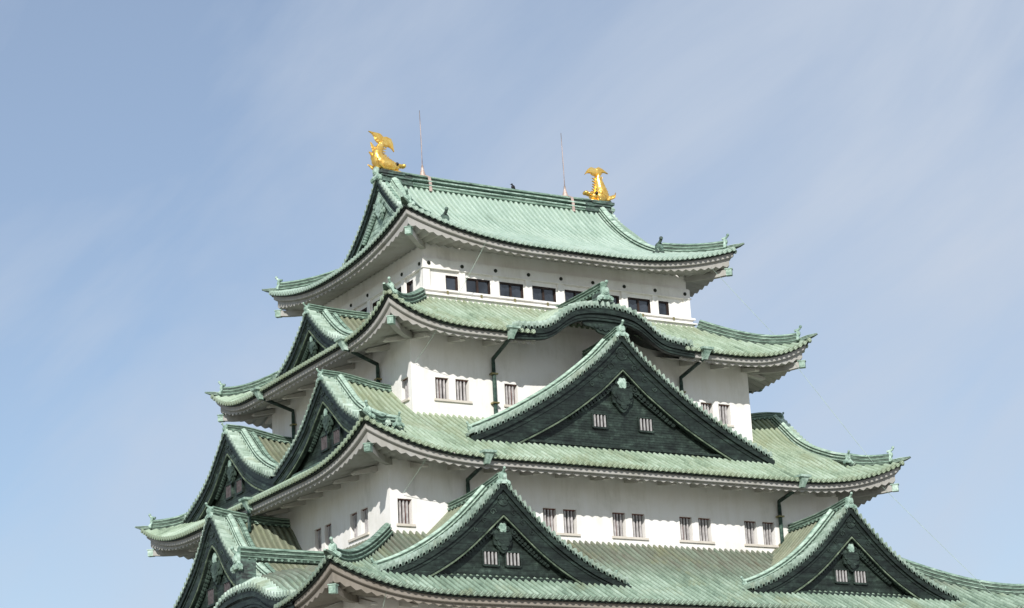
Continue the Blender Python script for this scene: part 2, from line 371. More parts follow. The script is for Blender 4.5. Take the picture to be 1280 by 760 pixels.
def RM(r, face):
    if face[0] == 'y': return FM(face, r.cx)
    if face == 'x-': return lambda s, f, z: Vector((-f+r.cx, s, z))
    return lambda s, f, z: Vector((f+r.cx, s, z))
class Roof:
    def __init__(r, a, b, d, z0, s, c, E, L0, T, p, W):
        r.a, r.b, r.d, r.z0, r.s, r.c, r.E, r.L0, r.T, r.p, r.W = a, b, d, z0, s, c, E, L0, T, p, W
        r.A = a+d; r.B = b+d; r.cx = 0.0
    def ext(r, face): return (r.A, r.B) if face[0] == 'y' else (r.B, r.A)   # (half length along s, f of the eave)
    def lift(r, t, e):
        t = max(t, 0); k = max(0, 1-t/r.T)**r.p; return r.L0*k*max(0, 1-e/r.E)**1.15
    def H(r, e): return r.z0+r.s*e+r.c*e**3
    blend = None
    def z(r, face, s, e):
        U, F = r.ext(face); z0 = r.H(e)+r.lift(U-abs(s), e)
        if r.blend and face[0] == 'y' and e > 1.7:
            w = max(0, min(1, (abs(s)-(a4+WT))/3.3)); w = w*w*(3-2*w)*min(1, (e-1.7)/1.0)
            return z0*(1-w)+w*lerp_tab(r.blend, 8.36-e)
        return z0

def skirt(parent, r, face, mt, top, cut=None, name='roof_slope', nv=12, s_lim=None):
    """tiled slope; top(s) = e of the upper edge before the hip; cut(s) = e of the lower edge"""
    U, F = r.ext(face); T = RM(r, face); mb = MB(); n = int((U-.05)/PITCH_T)
    lim = s_lim or U
    spans = []
    cen = [i*PITCH_T for i in range(-n, n+1) if abs(i*PITCH_T) < lim]
    # split where the lower edge jumps (arched gable openings)
    cur = [cen[0]]
    for c in cen[1:]:
        ca = cut(cur[-1]) if cut else 0; cb = cut(c) if cut else 0
        if abs(ca-cb) > .5 or abs(top(cur[-1])-top(c)) > 1.2: spans.append(cur); cur = []
        cur.append(c)
    spans.append(cur)
    for sp in spans:
        if len(sp) < 2: continue
        k = sp[len(sp)//2]; ct = cut(k) if cut else 0
        def vr(u, ct=ct, k=k):
            hip = max(.03, U-abs(u)); t = top(k) if top(k) > 7 else top(u)
            if abs(u) > U: hip = .03
            return (min(ct, hip), max(min(ct, hip)+.01, t if t > 7 else min(t, hip)))
        tiled(mb, sp, vr, nv, lambda u, e: T(u, F-e, r.z(face, u, e)), cap=OUT[face] if ct == 0 else None)
    return mb.build(name, mt, parent)

def eaves(parent, r, face, cut=None, brackets=True, wave_n=8):
    U, F = r.ext(face); T = RM(r, face); P = K/4
    def zt(u): return r.z(face, u, 0)
    def put(mb, u, e, z): uu = max(-(U-e), min(U-e, u)); return T(uu, F-e, z)
    n = int(U/P)+1; us = []
    for i in range(-n, n+1):
        for j in range(wave_n):
            u = (i+j/wave_n)*P
            if -U <= u <= U: us.append(u)
    us = [-U]+us+[U]
    runs = []; cur = []
    for u in us:
        if cut and cut(u) > 0:
            if len(cur) > 1: runs.append(cur)
            cur = []; continue
        cur.append(u)
    if len(cur) > 1: runs.append(cur)
    def lf(u): return r.L0*max(0, 1-max(0, U-abs(u))/r.T)**r.p
    for run in runs:
        db = MB(); fb = MB(); sb = MB()
        # dark strip added as shade under the tile ends, then the white fascia, then the scalloped plaster of the rafters
        db.grid([[put(db, u, e, zt(u)+dz) for u in run] for e, dz in ((.08, -.05), (.08, -.13), (.26, -.14))])
        fb.grid([[put(fb, u, e, zt(u)+dz) for u in run] for e, dz in ((.28, -.11), (.22, -.13), (.22, -.36), (.26, -.39), (.40, -.39))])
        def wave(u):
            x = (u/P) % 1.0; return 1-abs(2*abs(x-.5))**1.15
        rows = [[put(sb, u, .40, zt(u)-.37) for u in run], [put(sb, u, .40, zt(u)-.43-.125*wave(u)-.26*lf(u)) for u in run]]
        for e in (.9, 1.4, 1.95, r.W+.05):
            rows.append([put(sb, u, e, r.z0+lf(u)*(.74-.20*(e-.4)-.30*e/r.W)-.43+.32*(e-.40)-.125*wave(u)) for u in run])
        sb.grid(rows)
        db.build('tile_edge_shade', M['dark'], parent); em_ = M['eaves_brown'] if r.z0 < -15 else M['eaves']
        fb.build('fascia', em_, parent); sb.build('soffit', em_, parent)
    if brackets:
        wf = F-r.W; nb = int((U-r.W)/K)
        for i in range(-nb, nb+1):
            u = i*K
            if cut and cut(u) > 0: continue
            bb = MB(); zs = lambda e: r.z0-.58+.32*(e-.40)
            poly = [(wf-.1, zs(r.W)), (wf+1.35, zs(r.W-1.35)), (wf+1.38, zs(r.W-1.35)-.10), (wf+1.25, zs(r.W-1.25)-.17), (wf-.1, zs(r.W)-.30)]
            bb.prism(poly, lambda a, d, z, u=u: T(u+d, a, z), -.15, .15)
            bb.build('eaves_bracket', M['beam'], parent)

def corner(parent, r, sx, sy, t_in, mt=None, finial=.62):
    """hip ridge, its end ornament, the upturned tip, and the white hip rafter with its capped end"""
    def P(t, dz): return Vector((r.cx+sx*(r.A-t), sy*(r.B-t), r.z('y-', r.A-t, t)+dz))
    ts = [.55+(t_in-.55)*i/12 for i in range(13)]
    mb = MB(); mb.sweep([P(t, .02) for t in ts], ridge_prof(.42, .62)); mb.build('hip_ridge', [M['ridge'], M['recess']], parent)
    mb = MB(); mb.sweep([P(t, dz) for t, dz in ((-.30, .30), (-.12, .14), (.1, .04), (.4, .02), (.9, .02))], ridge_prof(.34, .26), scale=[.35, .7, 1, 1, 1]); mb.build('hip_tip', [M['ridge_pale'], M['recess']], parent)
    o = Vector((sx, sy, 0)).normalized()
    oni(parent, P(.50, .18), o, finial*1.05, 1.1, 'corner_ornament')
    # hip rafter
    z1 = r.z0+r.L0-.86; wz = r.z0-.41+.36*(r.W-.42)-.15
    rb = MB(); pts = []
    for i in range(7):
        k = i/6; t = .55+(r.W*1.0+.1-.55)*k
        zz = r.z0+r.L0*max(0, 1-t/r.T)**r.p*(.80-.46*t/r.W)-.84+.32*(t-.5)
        pts.append(Vector((r.cx+sx*(r.A-t), sy*(r.B-t), zz)))
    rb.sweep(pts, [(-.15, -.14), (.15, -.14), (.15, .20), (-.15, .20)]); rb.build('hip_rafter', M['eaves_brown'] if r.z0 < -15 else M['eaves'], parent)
    cb = MB(); c0 = pts[0]+o*.02
    cb.sweep([c0-o*.02, c0+o*.32], [(-.165, -.16), (.165, -.16), (.165, .20), (-.165, .20)])
    cb.sweep([c0-o*.10, c0+o*.36], [(-.2, .20), (.2, .20), (.2, .25), (-.2, .25)])
    cb.build('rafter_cap', M['ornament'], parent)

# ---------------------------------------------------------------- gables
def gable(root, face, c, f0, fb, G, SL, SR, kind='gable', surf=(1, 1), mt='tileG', depth=(2.3, 1.6), zb=None, wall_in=.75,
          wins=(), gegyo=1.0, ridge=(.5, .75), drop=0.0, ridge_z=None, dim=False, ridge_back=None, kud=True, kudS=None, dark='dark', wallm='board', oni_s=1.0, carve='board', mould='trim', inner=1.0, peakdrop=0.0, kud_fig=True, horn=1.0):
    """one gable: its wall, boards, tiled slopes, ridge and ornaments. G(s, f) = height of the tile surface"""
    T = FM(face, c); o = Vector(OUT[face]); g = None; G0 = G
    if drop:
        def G(s, f):                                     # the ridge line sweeps up towards the verge
            t = max(0, min(1, (f0-f)/(f0-fb))); return G0(s, f)-drop*(1-(1-t)**2)*max(0, 1-abs(s)/max(SL, SR))
    SS = {-1: SL, 1: SR}
    # the gable is a part of the keep; everything on it is a sub-part
    wf = f0-wall_in
    mb = MB()
    n = 24
    top = [(-SL+(SL+SR)*i/(2*n), 0) for i in range(2*n+1)]
    if zb is not None:
        pts = [(s, max(zb, G(s, f0)-.18)) for s, _ in top if G(s, f0)-.18 > zb]
        if pts:
            poly = [(pts[0][0], zb)]+pts+[(pts[-1][0], zb)]
            # strips, so that the concave outline fills properly
            rows = [[T(s, wf, zb) for s, z in pts], [T(s, wf, z) for s, z in pts]]
            mb.grid(rows)
            for k in range(1, int((pts[len(pts)//2][1]-zb)/.28)):
                z = zb+k*.28; ss = [s for s, zz in pts if zz > z+.1]
                if len(ss) > 1: mb.box((ss[0], wf, z), (ss[-1], wf+.018, z+.03), 0, T)
        g = mb.build('gable_wall', M[wallm], root)
    else:
        # arched gable: plaster panel behind it
        rows = [[T(s, fb+.25, G(0, f0)-2.6) for s, _ in top], [T(s, fb+.25, G(s, fb)-.1) for s, _ in top]]
        mb.grid(rows); g = mb.build('arched_gable_panel', M['plaster'], root)
    # tiled slopes
    sb = MB()
    for sg, on in ((-1, surf[0]), (1, surf[1])):
        if not on: continue
        nn = int((f0-.66-fb)/PITCH_T); cen = [f0-.70-PITCH_T*i for i in range(nn+1)][::-1]
        tiled(sb, cen, lambda u: (SS[sg], .0), 14, lambda u, v: T(sg*v, u, G(sg*v, u)), uvmap=lambda u, v: (u+c, SS[sg]-v))
    if sb.v: sb.build('gable_roof', M[mt], g)
    # verge rows of short tiles, running outwards, with round ends
    vb = MB()
    for sg in (-1, 1):
        cen = arc_centres(lambda s: G(sg*s, f0), .18, SS[sg], .355)
        tiled(vb, cen, lambda u: (f0, f0-.72), 2, lambda u, v: T(sg*u, v, G(sg*u, v)+.05), ribh=.25, lip=.18, cap=o, capr=.14, uvmap=lambda u, v: (u*1.3, f0-v))
        e = SS[sg]; vb.disc(T(sg*e, f0-.4, G(sg*e, f0)+.02), T(sg*(e+1), 0, 0)-T(sg*e, 0, 0), .11, .08)
    vb.build('verge_tiles', M['verge'], g)
    # boards
    bb = MB(); lb = MB(); ud = MB(); mtb = MB()
    def dep(s): k = min(1, abs(s)/max(SL, SR)); return depth[0]+(depth[1]-depth[0])*k**.8
    def strip(mb_, z1, z2, fa, fb_, S=SS):
        ss = [-S[-1]+(S[-1]+S[1])*i/40 for i in range(41)]
        if 0 not in ss: ss.append(0.0); ss.sort()
        rr = [[T(s, fa, G(s, f0)+z1(s)) for s in ss], [T(s, fa, G(s, f0)+z2(s)) for s in ss], [T(s, fb_, G(s, f0)+z2(s)) for s in ss], [T(s, fb_, G(s, f0)+z1(s)) for s in ss]]
        mb_.grid(rr+[rr[0]])
    strip(ud, lambda s: -.10, lambda s: -.10-min(.30, dep(s)*.4), f0-.06, f0-.22)  # black strip added as the shadow below the verge tiles
    strip(bb, lambda s: -.12, lambda s: -dep(s), f0-.18, f0-.38)
    strip(mtb, lambda s: -dep(s)+.10, lambda s: -dep(s)+.02, f0-.13, f0-.19)
    strip(ud, lambda s: -.11, lambda s: -.16, f0-.3, wf-.05)
    strip(bb, lambda s: -dep(s)*.36, lambda s: -dep(s)*.36-.10, f0-.13, f0-.19); strip(bb, lambda s: -dep(s)+.30, lambda s: -dep(s)+.17, f0-.14, f0-.19)
    ud.build('verge_shadow_and_soffit', M['dark'], g); bb.build('bargeboard', M[dark], g); mtb.build('bargeboard_moulding', M['dark' if kind == 'arch' else mould], g)
    if kind == 'arch':
        rows = [[T(-SL+(SL+SR)*i/40, f, G(-SL+(SL+SR)*i/40, f)-.16) for i in range(41)] for f in (f0-.3, fb)]
        a = MB(); a.grid(rows); a.build('arch_soffit', M['dark'], g)
    # base ledge
    if zb is not None:
        lb.box((-SL*.86, wf-.02, zb-.02), (SR*.86, wf+.34, zb+.10), 0, T); lb.box((-SL*.86, wf-.02, zb-.22), (SR*.86, wf+.26, zb-.03), 0, T)
        lb.build('gable_ledge', M['ridge_dark' if dark == 'board' else 'board'], g)
    # hanging carving
    if gegyo:
        k = gegyo; zt = G(0, f0)-depth[0]-.02+peakdrop; pf = wf+.10 if kind != 'arch' else f0-.40
        pb = MB()
        half = [(0, .10), (.30, -.10), (.36, -.45), (.52, -.62), (.80, -.60), (1.02, -.74), (1.05, -.98), (.86, -1.12), (.66, -1.06), (.60, -1.25), (.66, -1.45), (.58, -1.68), (.42, -1.72), (.34, -1.9), (.16, -2.12), (0, -2.2)]
        if kind == 'arch': half = [(0, .1), (.5, .05), (.95, -.02), (1.3, .0), (1.5, -.15), (1.3, -.30), (.9, -.34), (.6, -.48), (.45, -.62), (0, -.75)]
        poly = [(a*k, zt+b*k) for a, b in half]; poly += [(-a, b) for a, b in poly[-2:0:-1]]
        pb.prism(poly, T, pf, pf+.14)
        for a, b, rr in ((0, -1.22, .42), (.40, -1.22, .22), (-.40, -1.22, .22), (.22, -1.55, .22), (-.22, -1.55, .22), (0, -1.82, .2)):
            if kind == 'arch': a, b, rr = a*1.5, b*.25, rr*.6
            pb.disc(T(a*k, pf+.12, zt+b*k), o, rr*k, .07+.11*rr+.013*(a > 0)+.02*(b < -1.6), 10)
        if kind != 'arch':
            for a, b, rr, ph in ((.82, -.86, .2, 1), (-.82, -.86, .2, 3), (.34, -.62, .16, 4), (-.34, -.62, .16, 5)):
                sp_ = [T((a+rr*(1-q/14)*math.cos(q*.62+ph))*k, pf+.17, zt+(b+rr*(1-q/14)*math.sin(q*.62+ph))*k) for q in range(13)]
                pb.sweep(sp_, [(-.035, -.04), (.035, -.04), (.035, .04), (-.035, .04)], updir=o)
        pb.build('carved_pendant', M[carve], g)
        rb = MB()
        if kind != 'arch':
            rb.disc(T(0, pf+.14, zt-.60*k), o, .22*k, .12, 12)
            for i in range(6):
                an = i*math.pi/3; rb.disc(T(.20*k*math.cos(an), pf+.14, zt-.60*k+.20*k*math.sin(an)), o, .12*k, .07+.008*i, 8)
            # cloud-shaped fins along the inner edge of the boards
            for sg in (-1, 1):
                fins = MB(); ss = [1.0*k+.20*k*i for i in range(13)]
                for i, s in enumerate(ss[:-1]):
                    if s > SS[sg]*.8: break
                    zz = G(sg*s, f0)-dep(s); rr = (.34-.014*i)*k
                    fins.disc(T(sg*s, pf-.02, zz-.10*k), o, rr*.8, .12, 9); fins.disc(T(sg*s, pf+.10, zz-.14*k), o, rr*.4, .05, 7)
                fins.build('carved_fin', M[carve], g)
            rb.build('rosette', M['ornament'], g)
            # round crest on the apex of the boards
            cr = MB(); zc = G(0, f0)-depth[0]*.52
            nn = 20; ring = [T(.34*k*math.cos(2*math.pi*i/nn), f0-.16, zc+.34*k*math.sin(2*math.pi*i/nn)) for i in range(nn+1)]
            cr.sweep(ring, [(-.03, -.03), (.03, -.03), (.03, .03), (-.03, .03)], updir=o)
            for i in range(3):
                an = math.pi/2+i*2*math.pi/3; cr.disc(T(.15*k*math.cos(an), f0-.19, zc+.15*k*math.sin(an)), o, .12*k, .05, 8)
            cr.disc(T(0, f0-.19, zc), o, .34*k, .025, 20)
            cr.build('crest', M['board'], g)
            for sg in (-1, 1):                        # raised scrolls on the boards
                for i in range(3):
                    s = (.75+i*.62)*k
                    if s > SS[sg]*.7: break
                    sc2 = MB(); zz = G(sg*s, f0)-dep(s)*.55; rr = (.24-.04*i)*k
                    sp_ = [T(sg*s+rr*(1-q/14)*math.cos(q*.62+i), f0-.17, zz+rr*(1-q/14)*math.sin(q*.62+i)) for q in range(13)]
                    sc2.sweep(sp_, [(-.025, -.03), (.025, -.03), (.025, .03), (-.025, .03)], updir=o)
                    sc2.build('scroll_relief', M['board'], g)
    # windows
    for (ws, wz0, wz1, ww) in wins:
        wb = MB()
        wb.box((ws-ww/2, wf-.02, wz0), (ws+ww/2, wf+.03, wz1), 0, T)
        for a0, a1, b0, b1 in ((ws-ww/2-.07, ws-ww/2, wz0-.07, wz1+.07), (ws+ww/2, ws+ww/2+.07, wz0-.07, wz1+.07), (ws-ww/2, ws+ww/2, wz1, wz1+.07), (ws-ww/2, ws+ww/2, wz0-.10, wz0)):
            wb.box((a0, wf-.01, b0), (a1, wf+.12, b1), 2, T)
        nb = 4
        for i in range(nb):
            x = ws-ww/2+ww*(i+.5)/nb; wb.box((x-.038, wf+.03, wz0), (x+.038, wf+.10, wz1), 1, T)
        wb.build('gable_window', [M['void'], M['dimbar' if dim else 'whitebar'], M['board']], g)
    # ridge
    rw, rh = ridge; rbk = ridge_back if ridge_back is not None else fb
    Rz = (lambda f: max(G(0, f), ridge_z)) if ridge_z else (lambda f: G(0, f))
    mb = MB(); nn = 8
    mb.sweep([T(0, rbk+(f0-.12-rbk)*i/nn, Rz(rbk+(f0-.12-rbk)*i/nn)-.04+.06*(i/nn)**3) for i in range(nn+1)], ridge_prof(rw, rh))
    fq = rbk+.2
    while fq < f0-.3:                                   # row of small round tiles under the ridge
        for sg in (-1, 1): mb.disc(T(sg*rw*.5, fq, Rz(fq)+.03), T(sg, 0, 0)-T(0, 0, 0), .07, .06, 6)
        fq += PITCH_T
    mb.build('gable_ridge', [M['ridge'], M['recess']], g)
    oni(g, T(0, f0-.02, Rz(f0)-(.12 if not ridge_z else .45)), o, oni_s, horn)
    if ridge_z:
        fl = MB(); fl.box((-rw*.62, f0-.9, G(0, f0)-.1), (rw*.62, f0-.1, ridge_z+.02), 0, T); fl.build('ridge_end_block', M['ridge_dark'], g)
    # descending ridges parallel to the verge
    if kud:
        kS = kudS or (SL, SR)
        for sg, S_ in ((-1, kS[0]), (1, kS[1])):
            if not S_: continue
            kb = MB(); ff = f0-.95
            kb.sweep([T(sg*(.30+(S_-.5-.30)*i/16), ff, G(sg*(.30+(S_-.5-.30)*i/16), ff)+.03) for i in range(17)], ridge_prof(.30, .52))
            kb.build('descending_ridge', [M['ridge_pale'], M['recess']], g)
            if kud_fig:
                d = (T(sg, 0, 0)-T(0, 0, 0)); oni(g, T(sg*(S_-.45), ff, G(sg*(S_-.45), ff)+.05), d, .52, 1.1, 'descending_ridge_end')
            kb = MB(); ff = f0-1.55
            if f0-1.5 > fb and surf[(sg+1)//2]:
                kb.sweep([T(sg*(.30+(S_-.9-.30)*i/16), ff, G(sg*(.30+(S_-.9-.30)*i/16), ff)+.03) for i in range(17)], ridge_prof(.24, .40))
                kb.build('slope_rib', [M['ridge'], M['recess']], g)
    return g

# ================================================================ THE KEEP
keep = empty('castle_keep', (0, 0, GROUND), 'five-storey white plastered castle keep with green copper roofs and dark gables', 'castle')
a5, b5 = 4*K, 3*K; a4, b4 = 5*K, 4*K; a3, b3 = 6.5*K, 5.5*K; a2, b2 = 8.5*K, 7.5*K
WT = .30                        # wall face outside the pillar axis
rA = Roof(a5, b5, 2.45, .98, .42, .0037, 8.8, 1.45, 9.0, 2.3, 2.15)
rB = Roof(a4, b4, 2.98, -4.90, .56, .0016, 4.95, 1.40, 6.0, 2.9, 2.68)
rC = Roof(a3, b3, 3.00, -12.68, .56, .0010, 6.3, 1.50, 8.0, 2.6, 2.70)
rD = Roof(a2+1.1, b2, 2.85, -20.38, .56, .0012, 6.85, 1.45, 8.0, 2.7, 2.55)
rD.cx = 1.1
rE = Roof(a2+.6, b2+.6, 2.6, -28.6, .5, .0, 2.9, 1.2, 7.0, 2.6, 2.3)

tabCv = [(0, -6.98), (.5, -7.42), (1.3, -8.16), (2.2, -8.98), (3.1, -9.58), (3.8, -9.96), (4.7, -10.36), (5.6, -10.72), (6.7, -11.06)]
rC.blend = tabCv
# ---- walls with recessed windows
def holes_wall(mb, T, s0, s1, f, z0, z1, holes):
    xs = sorted(set([s0, s1]+[h[0] for h in holes]+[h[1] for h in holes])); zs = sorted(set([z0, z1]+[h[2] for h in holes]+[h[3] for h in holes]))
    for i in range(len(xs)-1):
        for j in range(len(zs)-1):
            cx, cz = (xs[i]+xs[i+1])/2, (zs[j]+zs[j+1])/2
            if any(h[0] < cx < h[1] and h[2] < cz < h[3] for h in holes): continue
            mb.quad(T(xs[i], f, zs[j]), T(xs[i+1], f, zs[j]), T(xs[i+1], f, zs[j+1]), T(xs[i], f, zs[j+1]))
def barred_window(wall, T, s0, s1, z0, z1, f, seed, dp=.34):
    rn = random.Random(seed); wb = MB()
    for (a, b, c, d) in (((s0, z0), (s1, z0), 0, 0), ((s1, z0), (s1, z1), 0, 0), ((s1, z1), (s0, z1), 0, 0), ((s0, z1), (s0, z0), 0, 0)):
        wb.quad(T(a[0], f, a[1]), T(b[0], f, b[1]), T(b[0], f-dp, b[1]), T(a[0], f-dp, a[1]), 0)
    wb.quad(T(s0, f-dp, z0), T(s1, f-dp, z0), T(s1, f-dp, z1), T(s0, f-dp, z1), 1)
    if rn.random() < .6:
        q = rn.choice((0, 1)); m_ = (s0+s1)/2; x0, x1 = (s0+.04, m_) if q else (m_, s1-.04)
        wb.box((x0, f-dp, z0+.03), (x1, f-dp+.04, z1-.03), 3, T)
    w_ = s1-s0
    for i in range(3):
        x = s0+w_*(i+1)/4+rn.uniform(-.01, .01); wb.box((x-.042, f-.24, z0), (x+.042, f-.14, z1), 2, T)
    wb.box((s0, f-.20, z1-.05), (s1, f-.12, z1), 3, T); wb.box((s0, f-.2, z0), (s1, f-.12, z0+.03), 3, T)
    wb.build('window', [M['plaster'], M['void'], M['bar'], M['red']], wall)
def sill(wall, T, s0, s1, z, f):
    sb = MB(); sb.box((s0, f-.05, z-.12), (s1, f+.10, z), 0, T); sb.build('window_sill', M['sill'], wall)

def storey(a, b, zlo, zhi, winsY, winsX, name='storey_wall', right=0.0):
    mb = MB(); A_, B_ = a+WT, b+WT; allw = []
    for face, S, F, wins in (('y-', A_, B_, winsY), ('y+', A_, B_, winsY), ('x-', B_, A_, winsX), ('x+', B_, A_+right, winsX)):
        T = FM(face); hs = [(c-w_/2, c+w_/2, z0, z1) for (cs, w_, z0, z1) in wins for c in cs]
        holes_wall(mb, T, -S, S+(right if face[0] == 'y' else 0), F, zlo, zhi, hs); allw.append((face, S, F, wins))
    mb.quad((-A_, -B_, zhi), (A_+right, -B_, zhi), (A_+right, B_, zhi), (-A_, B_, zhi))
    wl = mb.build(name, M['plaster'], keep); k = 0
    for face, S, F, wins in allw:
        T = FM(face)
        for (cs, w_, z0, z1) in wins:
            for c in cs: k += 1; barred_window(wl, T, c-w_/2, c+w_/2, z0, z1, F, k*7+int(S))
            sill(wl, T, cs[0]-w_/2-.12, cs[-1]+w_/2+.12, z0, F)
    return wl
def pair(c, z0, z1, w_=.80, g=.61): return ((c-g, c+g), w_, z0, z1)
# fourth storey
w4 = storey(a4, b4, -9.4, -3.85, [pair(-4*K, -8.24, -7.06), ((-4.88,), .8, -8.24, -7.06), ((4.88,), .8, -8.24, -7.06), pair(4*K, -8.24, -7.06)], [pair(0, -8.24, -7.06), ((-8.0,), .8, -8.24, -7.06), ((8.0,), .8, -8.24, -7.06)])
# third storey
w3 = storey(a3, b3, -16.8, -11.75, [pair(m_*K, -15.74, -14.46) for m_ in (-4, -2, 0, 2, 4)]+[((-13.27,), .8, -15.74, -14.46), ((13.27,), .8, -15.74, -14.46)],
            [pair(m_*K, -15.74, -14.42) for m_ in (-4, -2, 0, 2, 4)])
# lower storeys
w2 = storey(a2, b2, -28.9, -19.45, [pair(m_*K, -24.6, -23.2) for m_ in (-7, -5, -3, -1, 1, 3, 5, 7)], [pair(m_*K, -24.6, -23.2) for m_ in (-6, -4, -2, 0, 2, 4, 6)], right=2.2)
w1 = storey(a2+.6, b2+.6, -33.2, -27.9, [pair(m_*K, -31.6, -30.2) for m_ in (-7, -5, -3, -1, 1, 3, 5, 7)], [pair(m_*K, -31.6, -30.2) for m_ in (-6, -4, -2, 0, 2, 4, 6)])
sbm = MB()
rows = []
for k in range(9):
    q = k/8; of = 1.2+2.6*q**1.7; z = -33.2-(33.2-39.3)*-1*q; A_, B_ = a2+of, b2+of
    rows.append([(-A_, -B_, z), (A_, -B_, z), (A_, B_, z), (-A_, B_, z)])
sbm.grid(rows, close=True); sbm.face([0, 1, 2, 3]); sbm.build('stone_base', M['stone'], keep)

# fifth storey: posts, sliding windows, frieze with nail covers, ledges
def fifth():
    A_, B_ = a5+WT-.12, b5+WT-.12; mb = MB(); info = []
    for face, S, F, nb in (('y-', A_, B_, 8), ('y+', A_, B_, 8), ('x-', B_, A_, 6), ('x+', B_, A_, 6)):
        wins = []
        for i in range(nb):
            p0, p1 = (-nb/2+i)*K, (-nb/2+i+1)*K
            if i == 0: wins.append((p1-.22-.76, p1-.22))
            elif i == nb-1: wins.append((p0+.22, p0+.22+.76))
            else: wins.append((p0+.30, p1-.30))
        T = FM(face); holes_wall(mb, T, -S, S, F, -2.4, 1.75, [(x0, x1, -1.46, -.55) for x0, x1 in wins]); info.append((face, S, F, nb, wins))
    mb.quad((-A_, -B_, 1.75), (A_, -B_, 1.75), (A_, B_, 1.75), (-A_, B_, 1.75))
    wl = mb.build('storey_wall', M['plaster'], keep)
    fz = MB(); ps = []; lg = MB(); wo = WT
    for face, S, F, nb, wins in info:
        T = FM(face); o = OUT[face]; E_ = S
        # butt joints at the corners: the long sides run through
        thr = 1 if face[0] == 'y' else 0
        def run(mb_, z0, z1, pr, mi=0):
            e = E_+pr if thr else E_-.001
            mb_.box((-e, F-.02, z0), (e, F+pr, z1), mi, T)
        run(fz, .27, .33, .10); run(fz, -.24, .27, .14); run(fz, -.30, -.24, .19)
        run(lg, -1.58, -1.47, .30); run(lg, -1.78, -1.58, .17); run(lg, -1.86, -1.78, .36); run(lg, -2.4, -1.86, .20)
        for i in range(nb+1):
            s = (-nb/2+i)*K
            if i in (0, nb):
                if face[0] == 'x': s = math.copysign(abs(s)-.02, s)
            hw = .19
            pb = MB(); e0, e1 = s-hw, s+hw
            if i == 0: e0 = -S-(.12 if thr else -.001); e1 = s+.12
            if i == nb: e1 = S+(.12 if thr else -.001); e0 = s-.12
            pb.box((e0, F-.02, -1.47), (e1, F+.12, -.24), 0, T); pb.build('post', M['plaster'], wl)
            nm = MB(); sn = s*(.995 if i in (0, nb) else 1); nm.disc(T(sn, F+.13, 0.0), o, .105, .05, 12); nm.ball(T(sn, F+.18, 0.0), .06, 0, 8, 5); nm.build('nail_cover', M['nail'], wl)
            if i < nb and i % 1 == 0:
                br = MB(); br.box((s+K/2-.06, F+.30, -1.72), (s+K/2+.06, F+.33, -1.55), 0, T); br.build('ledge_outlet', M['brass'], wl)
        for (x0, x1) in wins:
            wb = MB(); dp = .16
            for p, q in (((x0, -1.46), (x1, -1.46)), ((x1, -1.46), (x1, -.55)), ((x1, -.55), (x0, -.55)), ((x0, -.55), (x0, -1.46))):
                wb.quad(T(p[0], F, p[1]), T(q[0], F, q[1]), T(q[0], F-dp, q[1]), T(p[0], F-dp, p[1]), 1)
            wb.quad(T(x0, F-dp, -1.46), T(x1, F-dp, -1.46), T(x1, F-dp, -.55), T(x0, F-dp, -.55), 0)
            bars = [(x0, x0+.07), (x1-.07, x1)]+([((x0+x1)/2-.05, (x0+x1)/2+.05)] if x1-x0 > 1 else [])
            for b0, b1 in bars: wb.box((b0, F-dp, -1.46), (b1, F-.08, -.55), 1, T)
            wb.box((x0, F-dp, -.62), (x1, F-.085, -.55), 1, T); wb.box((x0, F-dp, -1.46), (x1, F-.085, -1.39), 1, T)
            wb.build('window', [M['glass'], M['frame']], wl)
    fz.build('frieze', M['plaster'], wl); lg.build('ledge', M['plaster'], wl)
fifth()

# ---- roofs (each one a part: its slope facing the viewer's right carries the others as sub-parts)
def big_roof(r, mt, topY, topX, cutY=None, cutX=None, brackets=True, hip_in=None, limX=None):
    root = None
    for face in ('y-', 'y+', 'x-', 'x+'):
        top, cut = (topY, cutY) if face[0] == 'y' else (topX, cutX)
        o = skirt(root or keep, r, face, M[mt], top, cut, 'roof' if root is None else 'roof_slope')
        root = root or o
    for face in ('y-', 'y+', 'x-', 'x+'): eaves(root, r, face, cutY if face[0] == 'y' else cutX, brackets)
    for sx in (-1, 1):
        for sy in (-1, 1): corner(root, r, sx, sy, hip_in)
    return root
XV_A, XV_C = 8.0, 15.03         # verge planes of the end gables
roofA = big_roof(rA, 'tileA', lambda s: 8.78 if abs(s) < XV_A-.6 else 3.4, lambda s: 3.75, brackets=False, hip_in=3.2)
kB = 4.6
roofB = big_roof(rB, 'tileB', lambda s: 4.90, lambda s: 4.90, cutY=lambda s: 2.6 if abs(s) < 2.7 else 1.6 if abs(s) < 3.5 else .6 if abs(s) < kB else 0, hip_in=4.6)
roofC = big_roof(rC, 'tileC', lambda s: (8.32 if abs(s) > a4+WT+.02 else 6.25) if abs(s) < XV_C-.65 else 2.6, lambda s: 2.9, hip_in=2.3)
KD, kDw = 8.45, 4.3
roofD = big_roof(rD, 'tileD', lambda s: 6.75, lambda s: 8.93 if abs(s) < 11.3 else 6.75, cutX=lambda s: 2.5 if abs(abs(s)-KD) < 2.7 else 1.6 if abs(abs(s)-KD) < 3.5 else .6 if abs(abs(s)-KD) < kDw else 0, hip_in=6.5)
roofE = big_roof(rE, 'tileD', lambda s: 2.9, lambda s: 2.9, hip_in=2.8)

